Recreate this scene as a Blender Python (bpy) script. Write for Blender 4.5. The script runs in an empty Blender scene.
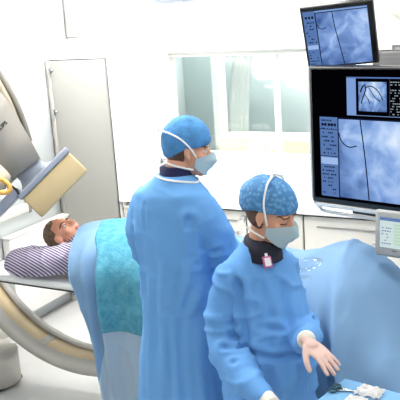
import bpy, bmesh, math, random
from mathutils import Vector, Matrix, noise
random.seed(7)
C = bpy.context.scene.collection
V = Vector
def R(a): return math.radians(a)

# ------------------------------------------------------------------ materials
def lin(c):
    return tuple(((v/255)/12.92 if v/255 <= .04045 else ((v/255+.055)/1.055)**2.4) for v in c)+(1,)
def nodes(m): return m.node_tree.nodes, m.node_tree.links
def mat(name, rgb, rough=.5, metal=0, spec=.5, bump=None, var=None, sheen=0, crease=None):
    """plain procedural principled material; bump=(scale, strength), var=(scale, amount)"""
    m = bpy.data.materials.new(name); m.use_nodes = True
    n, l = nodes(m); p = n['Principled BSDF']
    p.inputs['Base Color'].default_value = lin(rgb)
    p.inputs['Roughness'].default_value = rough; p.inputs['Metallic'].default_value = metal
    p.inputs['Specular IOR Level'].default_value = spec
    if sheen: p.inputs['Sheen Weight'].default_value = sheen
    tc = n.new('ShaderNodeTexCoord')
    if var:
        t = n.new('ShaderNodeTexNoise'); t.inputs['Scale'].default_value = var[0]; t.inputs['Detail'].default_value = 5
        l.new(tc.outputs['Object'], t.inputs['Vector'])
        r = n.new('ShaderNodeMapRange'); r.inputs['To Min'].default_value = 1-var[1]; r.inputs['To Max'].default_value = 1+var[1]
        r.inputs['From Min'].default_value = .3; r.inputs['From Max'].default_value = .7
        l.new(t.outputs['Fac'], r.inputs['Value'])
        mx = n.new('ShaderNodeVectorMath'); mx.operation = 'SCALE'; mx.inputs[0].default_value = lin(rgb)[:3]
        l.new(r.outputs['Result'], mx.inputs['Scale']); l.new(mx.outputs['Vector'], p.inputs['Base Color'])
    if bump:
        t = n.new('ShaderNodeTexNoise'); t.inputs['Scale'].default_value = bump[0]; t.inputs['Detail'].default_value = 4
        l.new(tc.outputs['Object'], t.inputs['Vector'])
        b = n.new('ShaderNodeBump'); b.inputs['Strength'].default_value = bump[1]; b.inputs['Distance'].default_value = .01
        l.new(t.outputs['Fac'], b.inputs['Height']); l.new(b.outputs['Normal'], p.inputs['Normal'])
        if crease:                                             # sharp cloth creases
            mp = n.new('ShaderNodeMapping'); mp.inputs['Scale'].default_value = (1, 1, crease[2]); l.new(tc.outputs['Object'], mp.inputs['Vector'])
            k = n.new('ShaderNodeTexNoise'); k.noise_type = 'RIDGED_MULTIFRACTAL'; k.normalize = True; k.inputs['Scale'].default_value = crease[0]; k.inputs['Detail'].default_value = 1.5; k.inputs['Distortion'].default_value = .5
            l.new(mp.outputs['Vector'], k.inputs['Vector'])
            c = n.new('ShaderNodeBump'); c.inputs['Strength'].default_value = crease[1]; c.inputs['Distance'].default_value = .05
            l.new(k.outputs['Fac'], c.inputs['Height']); l.new(c.outputs['Normal'], b.inputs['Normal'])
    return m
def emit(name, rgb, strength):
    m = bpy.data.materials.new(name); m.use_nodes = True; n, l = nodes(m)
    n.remove(n['Principled BSDF']); e = n.new('ShaderNodeEmission')
    e.inputs['Color'].default_value = lin(rgb); e.inputs['Strength'].default_value = strength
    l.new(e.outputs[0], n['Material Output'].inputs[0]); return m
def ramp(n, stops):
    r = n.new('ShaderNodeValToRGB'); e = r.color_ramp.elements
    e[0].position, e[0].color = stops[0][0], lin(stops[0][1]); e[1].position, e[1].color = stops[-1][0], lin(stops[-1][1])
    for s in stops[1:-1]:
        q = e.new(s[0]); q.color = lin(s[1])
    return r
def xray(name, scale, stops, seed, strength=1.0, bright=(.6, .6)):
    """bluish fluoroscopy picture shown on a screen"""
    m = bpy.data.materials.new(name); m.use_nodes = True; n, l = nodes(m)
    n.remove(n['Principled BSDF']); e = n.new('ShaderNodeEmission'); e.inputs['Strength'].default_value = strength
    tc = n.new('ShaderNodeTexCoord'); mp = n.new('ShaderNodeMapping'); mp.inputs['Location'].default_value = (seed, seed*2, 0)
    t = n.new('ShaderNodeTexNoise'); t.inputs['Scale'].default_value = scale; t.inputs['Detail'].default_value = 6; t.inputs['Distortion'].default_value = .6
    l.new(tc.outputs['Generated'], mp.inputs['Vector']); l.new(mp.outputs['Vector'], t.inputs['Vector'])
    g = n.new('ShaderNodeVectorMath'); g.operation = 'DISTANCE'; g.inputs[1].default_value = (bright[0], .5, bright[1])
    l.new(tc.outputs['Generated'], g.inputs[0])
    ma = n.new('ShaderNodeMath'); ma.operation = 'MULTIPLY_ADD'; ma.inputs[1].default_value = -.45
    l.new(g.outputs['Value'], ma.inputs[0])
    m2 = n.new('ShaderNodeMath'); m2.operation = 'ADD'; m2.inputs[1].default_value = .18
    l.new(t.outputs['Fac'], m2.inputs[0]); l.new(m2.outputs[0], ma.inputs[2])
    r = ramp(n, stops); l.new(ma.outputs[0], r.inputs['Fac'])
    l.new(r.outputs['Color'], e.inputs['Color']); l.new(e.outputs[0], n['Material Output'].inputs[0]); return m
def stripes(name, a, b, axis, period):
    m = mat(name, a, .8, bump=(60, .15)); n, l = nodes(m); p = n['Principled BSDF']
    tc = n.new('ShaderNodeTexCoord'); w = n.new('ShaderNodeTexWave'); w.wave_type = 'BANDS'; w.bands_direction = 'DIAGONAL'; mpg = n.new('ShaderNodeMapping'); mpg.inputs['Scale'].default_value = axis
    w.inputs['Scale'].default_value = .314/period; w.inputs['Distortion'].default_value = .3; w.inputs['Detail Scale'].default_value = .4
    l.new(tc.outputs['Object'], mpg.inputs['Vector']); l.new(mpg.outputs['Vector'], w.inputs['Vector'])
    r = ramp(n, [(.40, a), (.60, b)]); l.new(w.outputs['Fac'], r.inputs['Fac']); l.new(r.outputs['Color'], p.inputs['Base Color']); return m
def cells(name, a, b, scale):
    m = mat(name, a, .75, bump=(120, .2)); n, l = nodes(m); p = n['Principled BSDF']
    tc = n.new('ShaderNodeTexCoord'); v = n.new('ShaderNodeTexVoronoi'); v.inputs['Scale'].default_value = scale
    l.new(tc.outputs['Object'], v.inputs['Vector'])
    r = ramp(n, [(.2, b), (.6, a)]); l.new(v.outputs['Distance'], r.inputs['Fac']); l.new(r.outputs['Color'], p.inputs['Base Color']); return m
def fleece(name, a, b):
    m = mat(name, a, .9, bump=(150, .6)); n, l = nodes(m); p = n['Principled BSDF']
    tc = n.new('ShaderNodeTexCoord'); t = n.new('ShaderNodeTexNoise'); t.inputs['Scale'].default_value = 22; t.inputs['Detail'].default_value = 8; t.inputs['Roughness'].default_value = .75
    l.new(tc.outputs['Object'], t.inputs['Vector'])
    r = ramp(n, [(.35, a), (.68, b)]); l.new(t.outputs['Fac'], r.inputs['Fac']); l.new(r.outputs['Color'], p.inputs['Base Color']); return m
def glassy(name, tint, refl):
    m = bpy.data.materials.new(name); m.use_nodes = True; n, l = nodes(m); n.remove(n['Principled BSDF'])
    t = n.new('ShaderNodeBsdfTransparent'); t.inputs['Color'].default_value = tint
    g = n.new('ShaderNodeBsdfGlossy'); g.inputs['Roughness'].default_value = .03
    f = n.new('ShaderNodeFresnel'); f.inputs['IOR'].default_value = 1.45
    mu = n.new('ShaderNodeMath'); mu.operation = 'MULTIPLY'; mu.inputs[1].default_value = refl; l.new(f.outputs[0], mu.inputs[0])
    x = n.new('ShaderNodeMixShader'); l.new(mu.outputs[0], x.inputs[0]); l.new(t.outputs[0], x.inputs[1]); l.new(g.outputs[0], x.inputs[2])
    l.new(x.outputs[0], n['Material Output'].inputs[0]); return m

M = dict(
 wall=mat('wall_paint', (240,246,250), .6, bump=(80,.03)),
 ceil=mat('ceiling_paint', (240,242,243), .8),
 floor=mat('vinyl_floor', (242,242,242), .35, var=(3,.05)),
 white=mat('white_laminate', (246,246,244), .35, var=(4,.01)),
 door=mat('grey_white_laminate', (148,147,142), .4, var=(3,.015)),
 lowcab=mat('greige_laminate', (222,218,210), .45, var=(3,.02)),
 seam=mat('dark_recess', (38,36,36), .6, var=(5,.05)),
 metal=mat('brushed_metal', (185,186,188), .3, 1, bump=(200,.1)),
 steel=mat('polished_steel', (200,203,206), .22, 1, var=(8,.03)),
 frame=mat('window_aluminium', (238,238,232), .4, var=(5,.01)),
 cream=mat('cream_plastic', (184,165,126), .45, var=(6,.02)),
 creampale=mat('pale_cream_plastic', (200,193,174), .45, var=(6,.02)),
 armcream=mat('arm_cream_panel', (226,204,164), .45, var=(6,.02)),
 grey=mat('warm_grey_plastic', (138,134,128), .45, var=(5,.02)),
 lgrey=mat('pale_grey_plastic', (196,193,186), .45, var=(5,.02)),
 dgrey=mat('dark_rim_plastic', (100,97,90), .5, var=(5,.03)),
 slate=mat('slate_blue_grey_plastic', (132,140,156), .45, var=(5,.02)),
 orange=mat('amber_rubber', (226,174,92), .5, var=(8,.04)),
 ink=mat('black_ink', (25,25,28), .5, var=(9,.02)),
 black=mat('black_plastic', (10,10,12), .35, var=(9,.05)),
 silver=mat('silver_plastic', (196,196,194), .35, .2, var=(9,.02)),
 modgrey=mat('module_grey_plastic', (150,152,150), .4, var=(9,.02)),
 gown=mat('blue_gown_cloth', (98,156,214), .85, bump=(35,.12), var=(2.5,.03), crease=(2.6,1.0,.45)),
 gownw=mat('blue_gown_cloth_darker', (96,154,216), .85, bump=(35,.12), var=(2.5,.04), crease=(3.4,1.0,.8)),
 drape=mat('blue_drape_cloth', (150,190,225), .8, bump=(30,.15), var=(2.5,.03), crease=(2.4,.9,.5)),
 drapel=mat('pale_blue_drape_cloth', (208,230,246), .8, bump=(40,.12), var=(5,.03)),
 traycloth=mat('tray_blue_cloth', (104,154,196), .85, bump=(40,.1), var=(5,.02)),
 teal=fleece('teal_fleece', (84,178,210), (136,216,232)),
 cap=mat('blue_cap_cloth', (70,134,190), .85, bump=(90,.35), var=(28,.14)),
 capw=cells('blue_cap_mesh_cloth', (62,120,172), (96,154,200), 62),
 capband=mat('pale_blue_band', (132,172,216), .8, bump=(90,.2)),
 mask=mat('pale_aqua_mask', (218,240,247), .8, bump=(60,.15)),
 strap=mat('white_strap', (236,236,236), .8, bump=(90,.1)),
 navy=mat('navy_cloth', (24,30,74), .8, bump=(60,.15)),
 dnavy=mat('dark_navy_cloth', (20,22,42), .75, bump=(60,.15)),
 skin=mat('skin_tan', (216,160,132), .5, bump=(140,.06), var=(20,.05)),
 skinp=mat('skin_ruddy', (232,166,138), .5, bump=(140,.06), var=(20,.07)),
 lips=mat('lips', (176,96,88), .45, var=(40,.05)),
 eyew=mat('eye_white', (225,220,214), .3, var=(40,.02)),
 iris=mat('iris_dark', (48,34,28), .25, var=(40,.02)),
 brow=mat('brow_hair', (92,68,52), .8, var=(90,.2)),
 hair=mat('greying_brown_hair', (122,98,76), .7, bump=(70,.8), var=(60,.3)),
 dhair=mat('dark_brown_hair', (88,62,48), .7, bump=(110,.8), var=(60,.3)),
 glove=mat('latex_glove', (216,182,172), .5, bump=(60,.15), var=(20,.03)),
 cuff=mat('white_knit_cuff', (222,218,210), .9, bump=(200,.4)),
 gauze=mat('white_gauze', (252,250,248), .9, bump=(160,.5)),
 teals=mat('dark_teal_handle', (18,70,78), .4, var=(30,.04)),
 badge=mat('white_badge', (240,238,240), .4, var=(30,.01)),
 pink=mat('magenta_rim', (206,98,158), .4, var=(30,.02)),
 mattress=mat('pale_mattress', (238,241,240), .6, bump=(30,.1)),
 carbon=mat('dark_table_shell', (60,62,64), .4, var=(9,.03)),
 box=mat('cream_card', (226,214,184), .7, var=(8,.02)),
 boxtop=mat('pale_card', (240,238,228), .7, var=(8,.02)),
 curtain=mat('white_curtain', (236,240,238), .8, bump=(20,.1)),
 ctrl=mat('control_room_paint', (214,226,226), .7, var=(2,.01)),
 panelgrey=mat('grey_metal_panel', (80,80,82), .5, 0, var=(4,.04)),
 beige=mat('beige_light_streak', (216,206,194), .6, var=(6,.02)),
 rail=mat('rail_grey', (206,206,202), .5, var=(6,.02)),
 plastic=glassy('clear_plastic', (.93,.96,.98,1), .6),
 glass=glassy('window_glass', (.95,.97,.97,1), .3),
)
M['shirt'] = stripes('striped_shirt_cloth', (74,68,104), (196,190,206), (.45,.5,1), .0095)
M['sleeve'] = stripes('striped_sleeve_cloth', (74,68,104), (196,190,206), (.35,.9,.9), .0095)
M['lamp'] = emit('added_panel_glow', (255,251,243), 6)
M['lampl'] = emit('added_panel_glow_left', (255,252,247), 34)
M['lampr'] = emit('added_panel_glow_right', (255,252,247), 7.5)
M['lampb'] = emit('added_panel_glow_bright', (255,252,247), 13.5)
M['lampc'] = emit('control_room_fill_glow', (255,253,248), 36)
M['xr_main'] = xray('screen_xray_main', 3.2, [(.12,(60,92,150)),(.42,(132,166,222)),(.62,(178,205,245)),(.85,(226,238,255))], 1.3, 1.0, (.62,.72))
M['xr_top'] = xray('screen_xray_top', 3.4, [(.12,(62,92,150)),(.42,(118,150,208)),(.62,(160,190,238)),(.85,(214,230,255))], 4.1, 1.0, (.78,.72))
M['xr_small'] = xray('screen_xray_small', 3.0, [(.15,(60,90,145)),(.45,(130,165,220)),(.7,(210,228,252)),(.9,(235,244,255))], 7.7, 1.0, (.55,.75))
M['ui'] = emit('screen_menu_blue', (88,120,176), 1)
M['uil'] = emit('screen_strip_blue', (126,158,214), 1)
M['uihi'] = emit('screen_highlight_blue', (158,186,232), 1)
M['uid'] = emit('screen_ink', (18,24,48), 1)
M['uit'] = emit('screen_pale_text', (150,165,175), 1)
M['uib'] = emit('screen_black', (3,3,6), 1)
M['scr'] = emit('touchscreen_page', (206,222,222), 1)
M['scrg'] = emit('touchscreen_green', (184,214,192), 1)
M['scrb'] = emit('touchscreen_bar', (96,128,178), 1)

# ------------------------------------------------------------------ mesh helpers
def xf(M_, p): return M_ @ V(p)
I4 = Matrix.Identity(4)
def box(bm, lo, hi, m=I4, bev=0.0):
    vs = [bm.verts.new(xf(m, (x, y, z))) for x in (lo[0], hi[0]) for y in (lo[1], hi[1]) for z in (lo[2], hi[2])]
    fs = [bm.faces.new([vs[i] for i in q]) for q in ((0,1,3,2),(4,6,7,5),(0,4,5,1),(2,3,7,6),(0,2,6,4),(1,5,7,3))]
    if bev:
        es = list({e for f in fs for e in f.edges})
        bmesh.ops.bevel(bm, geom=es, offset=bev, segments=2, affect='EDGES', profile=.6)
def loft(bm, rings, cap=True, closed=True):
    rs = [[bm.verts.new(p) for p in r] for r in rings]
    n = len(rs[0])
    for a, b in zip(rs, rs[1:]):
        for i in range(n if closed else n-1):
            j = (i+1) % n
            bm.faces.new((a[i], a[j], b[j], b[i]))
    if cap and closed:
        bm.faces.new(rs[0][::-1]); bm.faces.new(rs[-1])
def frames(pts):
    out = []; prev = None
    for i, p in enumerate(pts):
        t = (pts[min(i+1, len(pts)-1)]-pts[max(i-1, 0)]).normalized()
        if prev is None:
            a = V((0,0,1)) if abs(t.z) < .9 else V((1,0,0))
            u = t.cross(a).normalized()
        else:
            u = (prev - t*prev.dot(t)).normalized()
        prev = u; out.append((p, u, t.cross(u)))
    return out
def smooth_path(pts, n=6):
    pts = [V(p) for p in pts]; out = []
    for i in range(len(pts)-1):
        p0, p1, p2, p3 = pts[max(i-1,0)], pts[i], pts[i+1], pts[min(i+2,len(pts)-1)]
        for k in range(n):
            t = k/n
            out.append(.5*((2*p1)+(p2-p0)*t+(2*p0-5*p1+4*p2-p3)*t*t+(3*p1-p0-3*p2+p3)*t**3))
    out.append(pts[-1]); return out
def lerp(xs, ys, x):
    if x <= xs[0]: return ys[0]
    for a, b, c, d in zip(xs, xs[1:], ys, ys[1:]):
        if x <= b: return c+(d-c)*(x-a)/(b-a)
    return ys[-1]
def tube(bm, pts, rad, n=10, flat=1.0, round_ends=False):
    """tube along pts; rad is a number or one radius per point"""
    pts = [V(p) for p in pts]
    if not isinstance(rad, (list, tuple)): rad = [rad]*len(pts)
    rings = []; rad = list(rad)
    if round_ends:
        d0 = (pts[0]-pts[1]).normalized(); d1 = (pts[-1]-pts[-2]).normalized()
        pts = [pts[0]+d0*rad[0]*.9, pts[0]+d0*rad[0]*.6]+pts+[pts[-1]+d1*rad[-1]*.6, pts[-1]+d1*rad[-1]*.9]
        rad = [rad[0]*.4, rad[0]*.8]+rad+[rad[-1]*.8, rad[-1]*.4]
    for (p, u, w), r in zip(frames(pts), rad):
        rings.append([p+u*r*math.cos(a)+w*r*flat*math.sin(a) for a in [2*math.pi*k/n for k in range(n)]])
    loft(bm, rings)
def ell(bm, c, r, m=I4, rot=None, seg=20):
    mm = m @ Matrix.Translation(V(c)) @ (rot.to_4x4() if rot else I4) @ Matrix.Diagonal((*r, 1))
    bmesh.ops.create_uvsphere(bm, u_segments=seg, v_segments=seg//2+2, radius=1, matrix=mm)
def strip(bm, pts, w, up):
    """flat ribbon with thickness on a plane whose normal is up"""
    pts = [V(p) for p in pts]; up = V(up).normalized(); L = []
    for i, p in enumerate(pts):
        t = (pts[min(i+1,len(pts)-1)]-pts[max(i-1,0)]).normalized(); s = t.cross(up).normalized()*w/2; L.append((p-s, p+s))
    loft(bm, [[a, b, b+up*.0008, a+up*.0008] for a, b in L])

def base(o): return o.matrix_world.translation if o.parent is None else base(o.parent)+o.location
def obj(name, bm, m, parent=None, smooth=True, angle=40):
    if isinstance(bm, bpy.types.Mesh): me = bm
    else:
        bmesh.ops.recalc_face_normals(bm, faces=bm.faces)
        me = bpy.data.meshes.new(name); bm.to_mesh(me); bm.free()
    me.name = name
    o = bpy.data.objects.new(name, me); C.objects.link(o)
    if m is not None and not me.materials: me.materials.append(m)
    if parent is not None:
        root = parent
        while root.parent: root = root.parent
        me.transform(Matrix.Translation(-V(root.location))); o.parent = parent
    if smooth:
        try: me.shade_smooth_by_angle(angle=R(angle))
        except Exception:
            for p in me.polygons: p.use_smooth = True
    return o
def tag(o, label, cat, group=None):
    o['label'] = label; o['category'] = cat
    if group: o['group'] = group
    return o
def thing(name, label, cat, loc, group=None):
    o = bpy.data.objects.new(name, None); C.objects.link(o); o.location = loc; o.empty_display_size = .1
    return tag(o, label, cat, group)
def struct(name, bm, m, parent=None, smooth=True):
    o = obj(name, bm, m, parent, smooth)
    if parent is None: o['kind'] = 'structure'
    return o
def B(*boxes, bev=0.0, m=I4):
    bm = bmesh.new()
    for lo, hi in boxes: box(bm, lo, hi, m, bev)
    return bm
def remesh(bm, voxel, it=2, fac=.5):
    bmesh.ops.recalc_face_normals(bm, faces=bm.faces)
    me = bpy.data.meshes.new('tmp'); bm.to_mesh(me); bm.free()
    o = bpy.data.objects.new('tmp', me); C.objects.link(o)
    d = o.modifiers.new('r', 'REMESH'); d.mode = 'VOXEL'; d.voxel_size = voxel
    s = o.modifiers.new('s', 'SMOOTH'); s.iterations = it; s.factor = fac
    dg = bpy.context.evaluated_depsgraph_get(); dg.update()
    out = bpy.data.meshes.new_from_object(o.evaluated_get(dg))
    bpy.data.objects.remove(o); bpy.data.meshes.remove(me)
    for p in out.polygons: p.use_smooth = True
    return out
def displace(me, fn):
    ns = [v.normal.copy() for v in me.vertices]
    for v, n in zip(me.vertices, ns): v.co += n*fn(v.co, n)
    me.update()
def ridge(p, s):
    return 1-abs(noise.noise(V((p.x*s[0], p.y*s[1], p.z*s[2]))))*2.2

# ------------------------------------------------------------------ room
XL, YB, YF, ZC = -4.08, 5.44, 4.94, 3.1
XR, YN = 2.4, -1.6
struct('floor', B(((XL-.1, YN-.1, -.1), (XR+.1, 9.0, 0))), M['floor'])
struct('ceiling', B(((XL-.1, YN-.1, ZC), (XR+.1, 9.0, ZC+.1))), M['ceil'])
struct('wall_left', B(((XL-.12, YN-.1, 0), (XL, YB+.12, ZC))), M['wall'])
struct('wall_right', B(((XR, YN-.1, 0), (XR+.12, YB+.12, ZC))), M['wall'])
struct('wall_front', B(((XL, YN-.12, 0), (XR, YN, ZC))), M['wall'])
# back wall with the opening of the control-room window
WX0, WX1, WZ0, WZ1 = -3.285, -1.60, 1.17, 1.99
struct('wall_back', B(((XL, YB, 0), (WX0, YB+.12, ZC)), ((WX1, YB, 0), (XR, YB+.12, ZC)),
                      ((WX0, YB, 0), (WX1, YB+.12, WZ0)), ((WX0, YB, WZ1), (WX1, YB+.12, ZC))), M['wall'], smooth=False)
w = struct('window_1', B(((WX0, YB-.004, WZ0), (WX0+.03, YB+.10, WZ1)), ((WX1-.04, YB+.02, WZ0), (WX1, YB+.10, WZ1)),
                         ((WX0, YB+.02, WZ1-.035), (WX1, YB+.10, WZ1)), ((WX0, YB+.02, WZ0), (WX1, YB+.10, WZ0+.03)),
                         ((-2.375, YB+.03, WZ0+.03), (-2.345, YB+.09, WZ1-.035)), bev=.004), M['frame'])
obj('window_pane', B(((WX0+.04, YB+.055, WZ0+.025), (WX1-.035, YB+.063, WZ1-.03))), M['glass'], w)
obj('window_sill', B(((WX0-.03, YB-.05, WZ0-.035), (WX1+.03, YB+.02, WZ0)), bev=.006), M['frame'], w)
struct('trim_1', B(((-3.33, YB-.035, 1.992), (XR, YB, 2.062)), bev=.006), M['frame'])
struct('trim_2', B(((-1.62, YB-.045, 1.962), (-1.46, YB, 1.99)), bev=.004), M['frame'])
struct('baseboard_left', B(((XL, YN, 0), (XL+.015, 4.0, .1))), M['rail'])
# boxed pipe in the corner over the tall cupboard
struct('trim_3', B(((-4.06, 5.22, 2.16), (-3.93, 5.43, ZC))), M['frame'])
# control room behind the glass
struct('wall_control_room', B(((XL, 7.1, 0), (XR, 7.2, ZC)), ((XL-.1, YB+.12, 0), (XL, 7.2, ZC)), ((XR, YB+.12, 0), (XR+.1, 7.2, ZC))), M['ctrl'])
struct('trim_4', B(((-3.285, 6.2, 0), (-3.20, 6.32, ZC)), bev=.01), M['frame'])

cu = bmesh.new(); rows = []
for k in range(25):
    z = .6+k*(ZC-.75)/24; lean = .10*((z-1.2)/.8)**2 if z > 1.2 else 0
    rows.append([V((-3.06+lean+.20*i/24, 6.05+.022*math.sin(i*1.25), z)) for i in range(25)])
loft(cu, rows, cap=False, closed=False)
bmesh.ops.solidify(cu, geom=cu.faces[:], thickness=.004)
tag(obj('curtain', cu, M['curtain']), 'white gathered curtain hanging in the room behind the glass', 'curtain')

boxes = [(-2.93, -2.53, 'cream box behind the window glass, beside the capped man\'s mask'), (-2.52, -2.11, 'cream box behind the glass, middle one crossed by the thin window bar'), (-2.10, -1.70, 'cream box behind the glass, next to the large monitor')]
for i, (a, b, lb) in enumerate(boxes):
    t = thing('storage_box', lb, 'box', ((a+b)/2, 5.72, 1.05), 'cream boxes behind the window')
    obj('box_body', B(((a, 5.60, 1.05), (b, 5.86, 1.275)), bev=.008), M['box'], t)
    obj('box_lid', B(((a-.003, 5.597, 1.275), (b+.003, 5.863, 1.302)), bev=.006), M['boxtop'], t)
tag(obj('control_desk', B(((-3.6, 5.58, 1.0), (-1.2, 6.0, 1.05)), ((-3.6, 5.6, 0), (-3.55, 6.0, 1.0)), ((-1.25, 5.6, 0), (-1.2, 6.0, 1.0)), bev=.004), M['white']),
    'white desk shelf under the cream boxes behind the window', 'desk')

# tall sloped-top cupboard in the corner
t = thing('tall_cupboard', 'tall white corner cupboard with sloping top and grey-white door', 'cupboard', (-3.79, 5.19, 0))
bm = bmesh.new()
prof = [(YF, 0), (YB-.003, 0), (YB-.003, 2.235), (YF, 2.01)]
loft(bm, [[V((x, y, z)) for y, z in prof] for x in (-4.075, -3.49)])
obj('cupboard_body', bm, M['white'], t, smooth=False)
d = obj('door', B(((-4.02, YF-.018, .1), (-3.503, YF-.002, 1.995)), bev=.003), M['door'], t)
obj('side_panel', B(((-4.074, YF-.012, .05), (-4.026, YF-.001, 2.0))), M['door'], t)
for z in (1.925, 1.60, 1.0):
    k = obj('hinge', B(((-4.035, YF-.032, z-.018), (-4.02, YF-.017, z+.018)), bev=.002), M['metal'], d)
    bm = bmesh.new(); tube(bm, [(-4.005, YF-.018, z), (-4.005, YF-.03, z)], .011, 14)
    obj('lock', bm, M['metal'], d)
obj('door_gap', B(((-3.503, YF-.006, .05), (-3.494, YF-.001, 2.0)), ((-4.06, YF-.006, 1.996), (-3.494, YF-.001, 2.006))), M['panelgrey'], t)

# low white heater panel and rail on the left wall
t = thing('wall_heater', 'white flat heater panel low on left wall behind the patient', 'heater', (-4.04, 4.55, .1))
obj('heater_panel', B(((-4.075, 4.21, .12), (-4.0, 4.92, .75)), bev=.01), M['white'], t)
obj('heater_cap', B(((-4.076, 4.205, .75), (-3.995, 4.925, .762)), bev=.004), M['frame'], t)
t = thing('bumper_rail', 'pale grey bumper rail on left wall under the X-ray detector', 'rail', (-4.05, 4.2, .92))
obj('rail_bar', B(((-4.078, 4.0, .885), (-4.03, 4.50, .962)), bev=.012), M['rail'], t)
obj('rail_end', B(((-4.078, 4.50, .88), (-4.026, 4.53, .967)), bev=.008), M['grey'], t)

# counter and lower cabinets along the back wall
tag(obj('worktop', B(((-3.488, 4.925, .895), (XR-.01, YB-.002, .93)), bev=.006), M['white']), 'white worktop running along the wall below the window', 'worktop')
tag(obj('upstand_shelf', B(((-3.45, YB-.12, .9305), (XR-.02, YB-.003, 1.02)), bev=.006), M['white']), 'white raised ledge along the back of the worktop', 'ledge')
edges = [-3.485, -2.95, -2.415, -1.975, -1.395, -.86, -.33, .2, .75, 1.3, 1.85]
lbl = {0: 'low cupboard next to tall corner cupboard, seen left of the man in blue', 1: 'low greige cupboard behind the man\'s right shoulder', 2: 'low greige cupboard seen above the woman\'s left shoulder',
       3: 'low greige cupboard with long recessed handle below the large monitor', 4: 'low greige cupboard behind the grey touch screen'}
proto = None
for i in range(5):
    a, b = edges[i], edges[i+1]
    t = thing('low_cupboard', lbl[i], 'cupboard', ((a+b)/2, 5.2, 0), 'low cupboards under the worktop')
    obj('carcass', B(((a+.004, 4.99, .08), (b-.004, YB-.005, .885))), M['seam'], t, smooth=False)
    dd = obj('door', B(((a+.006, 4.965, .1), (b-.006, 4.985, .872)), bev=.003), M['lowcab'], t)
    obj('handle', B(((a+.10, 4.957, .80), (b-.07, 4.966, .81)), bev=.002), M['door'], dd)
    bm = bmesh.new(); tube(bm, [(b-.075, 4.966, .72), (b-.075, 4.955, .72)], .012, 14); obj('lock', bm, M['metal'], dd)
    obj('plinth', B(((a+.004, 5.03, 0), (b-.004, 5.05, .08))), M['seam'], t, smooth=False)
tag(obj('bracket', B(((-3.47, 4.945, .845), (-3.452, 4.985, .893)), ((-3.47, 4.945, .845), (-3.40, 4.962, .853)), bev=.002), M['frame']), 'small white bracket in gap under the worktop beside the tall cupboard', 'bracket')

# wall things on the right
t = thing('wall_box', 'grey wall box behind the top right of the large monitor', 'box', (-1.2, 5.35, 1.5))
obj('box_body', B(((-1.56, 5.27, 1.5), (-.7, YB-.004, 1.958)), bev=.01), M['panelgrey'], t)
obj('box_door', B(((-1.53, 5.262, 1.53), (-.73, 5.27, 1.93)), bev=.004), M['panelgrey'], t)
bm = bmesh.new(); tube(bm, [(-1.66, YB-.02, 2.42), (-1.30, YB-.02, 1.998+.09)], .03, 12)
tag(obj('wall_light_streak', bm, M['beige']), 'beige slanting streak on the wall right of the small monitor, a light effect built as a tube', 'light streak')  # solid tube standing in for a faint light effect on the wall
t = thing('wall_vent', 'grey wall vent at the top edge above the window', 'vent', (-3.13, 5.42, 2.4))
obj('vent_frame', B(((-3.33, YB-.04, 2.385), (-2.95, YB-.002, 2.6)), bev=.004), M['slate'], t)
for k in range(5):
    obj('slat', B(((-3.31, YB-.05, 2.405+k*.037), (-2.97, YB-.04, 2.422+k*.037))), M['lgrey'], t, smooth=False)

# ------------------------------------------------------------------ added light panels, all out of view
lamp_spots = [(x, y) for y in (4.6, 3.3) for x in (-3.3, -2.0, -.7, .8)]+[(x, y) for y in (1.5, -.4) for x in (-2.4, -.6, 1.2)]  # unseen panels added and graded to brighten people, drape and floor
for i, (x, y) in enumerate(lamp_spots):
    t = thing('added_light_panel', 'square white light panel out of view, added to light the room', 'added light', (x, y, ZC), 'added unseen light panels')
    s = .42
    obj('frame', B(((x-s, y-s, ZC-.03), (x+s, y-s+.03, ZC)), ((x-s, y+s-.03, ZC-.03), (x+s, y+s, ZC)), ((x-s, y-s, ZC-.03), (x-s+.03, y+s, ZC)), ((x+s-.03, y-s, ZC-.03), (x+s, y+s, ZC))), M['frame'], t, smooth=False)
    obj('diffuser', B(((x-s+.03, y-s+.03, ZC-.02), (x+s-.03, y+s-.03, ZC-.012))), M['lampl' if x < -3 else 'lampr' if x > -1 and y > 3 else 'lampb' if y > 3 else 'lamp'], t, smooth=False)
for i, (x, y) in enumerate([(-2.9, 6.45), (-1.2, 6.45)]):  # unseen panels added so the view through the glass is bright
    t = thing('added_light_panel', 'unseen square light panel added to brighten the room behind the glass', 'added light', (x, y, ZC), 'added control room light panels')
    s = .42
    obj('frame', B(((x-s, y-s, ZC-.03), (x+s, y-s+.02, ZC)), ((x-s, y+s-.02, ZC-.03), (x+s, y+s, ZC)), ((x-s, y-s, ZC-.03), (x-s+.02, y+s, ZC)), ((x+s-.02, y-s, ZC-.03), (x+s, y+s, ZC))), M['frame'], t, smooth=False)
    obj('diffuser', B(((x-s+.02, y-s+.02, ZC-.02), (x+s-.02, y+s-.02, ZC-.012))), M['lampc'], t, smooth=False)

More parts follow.
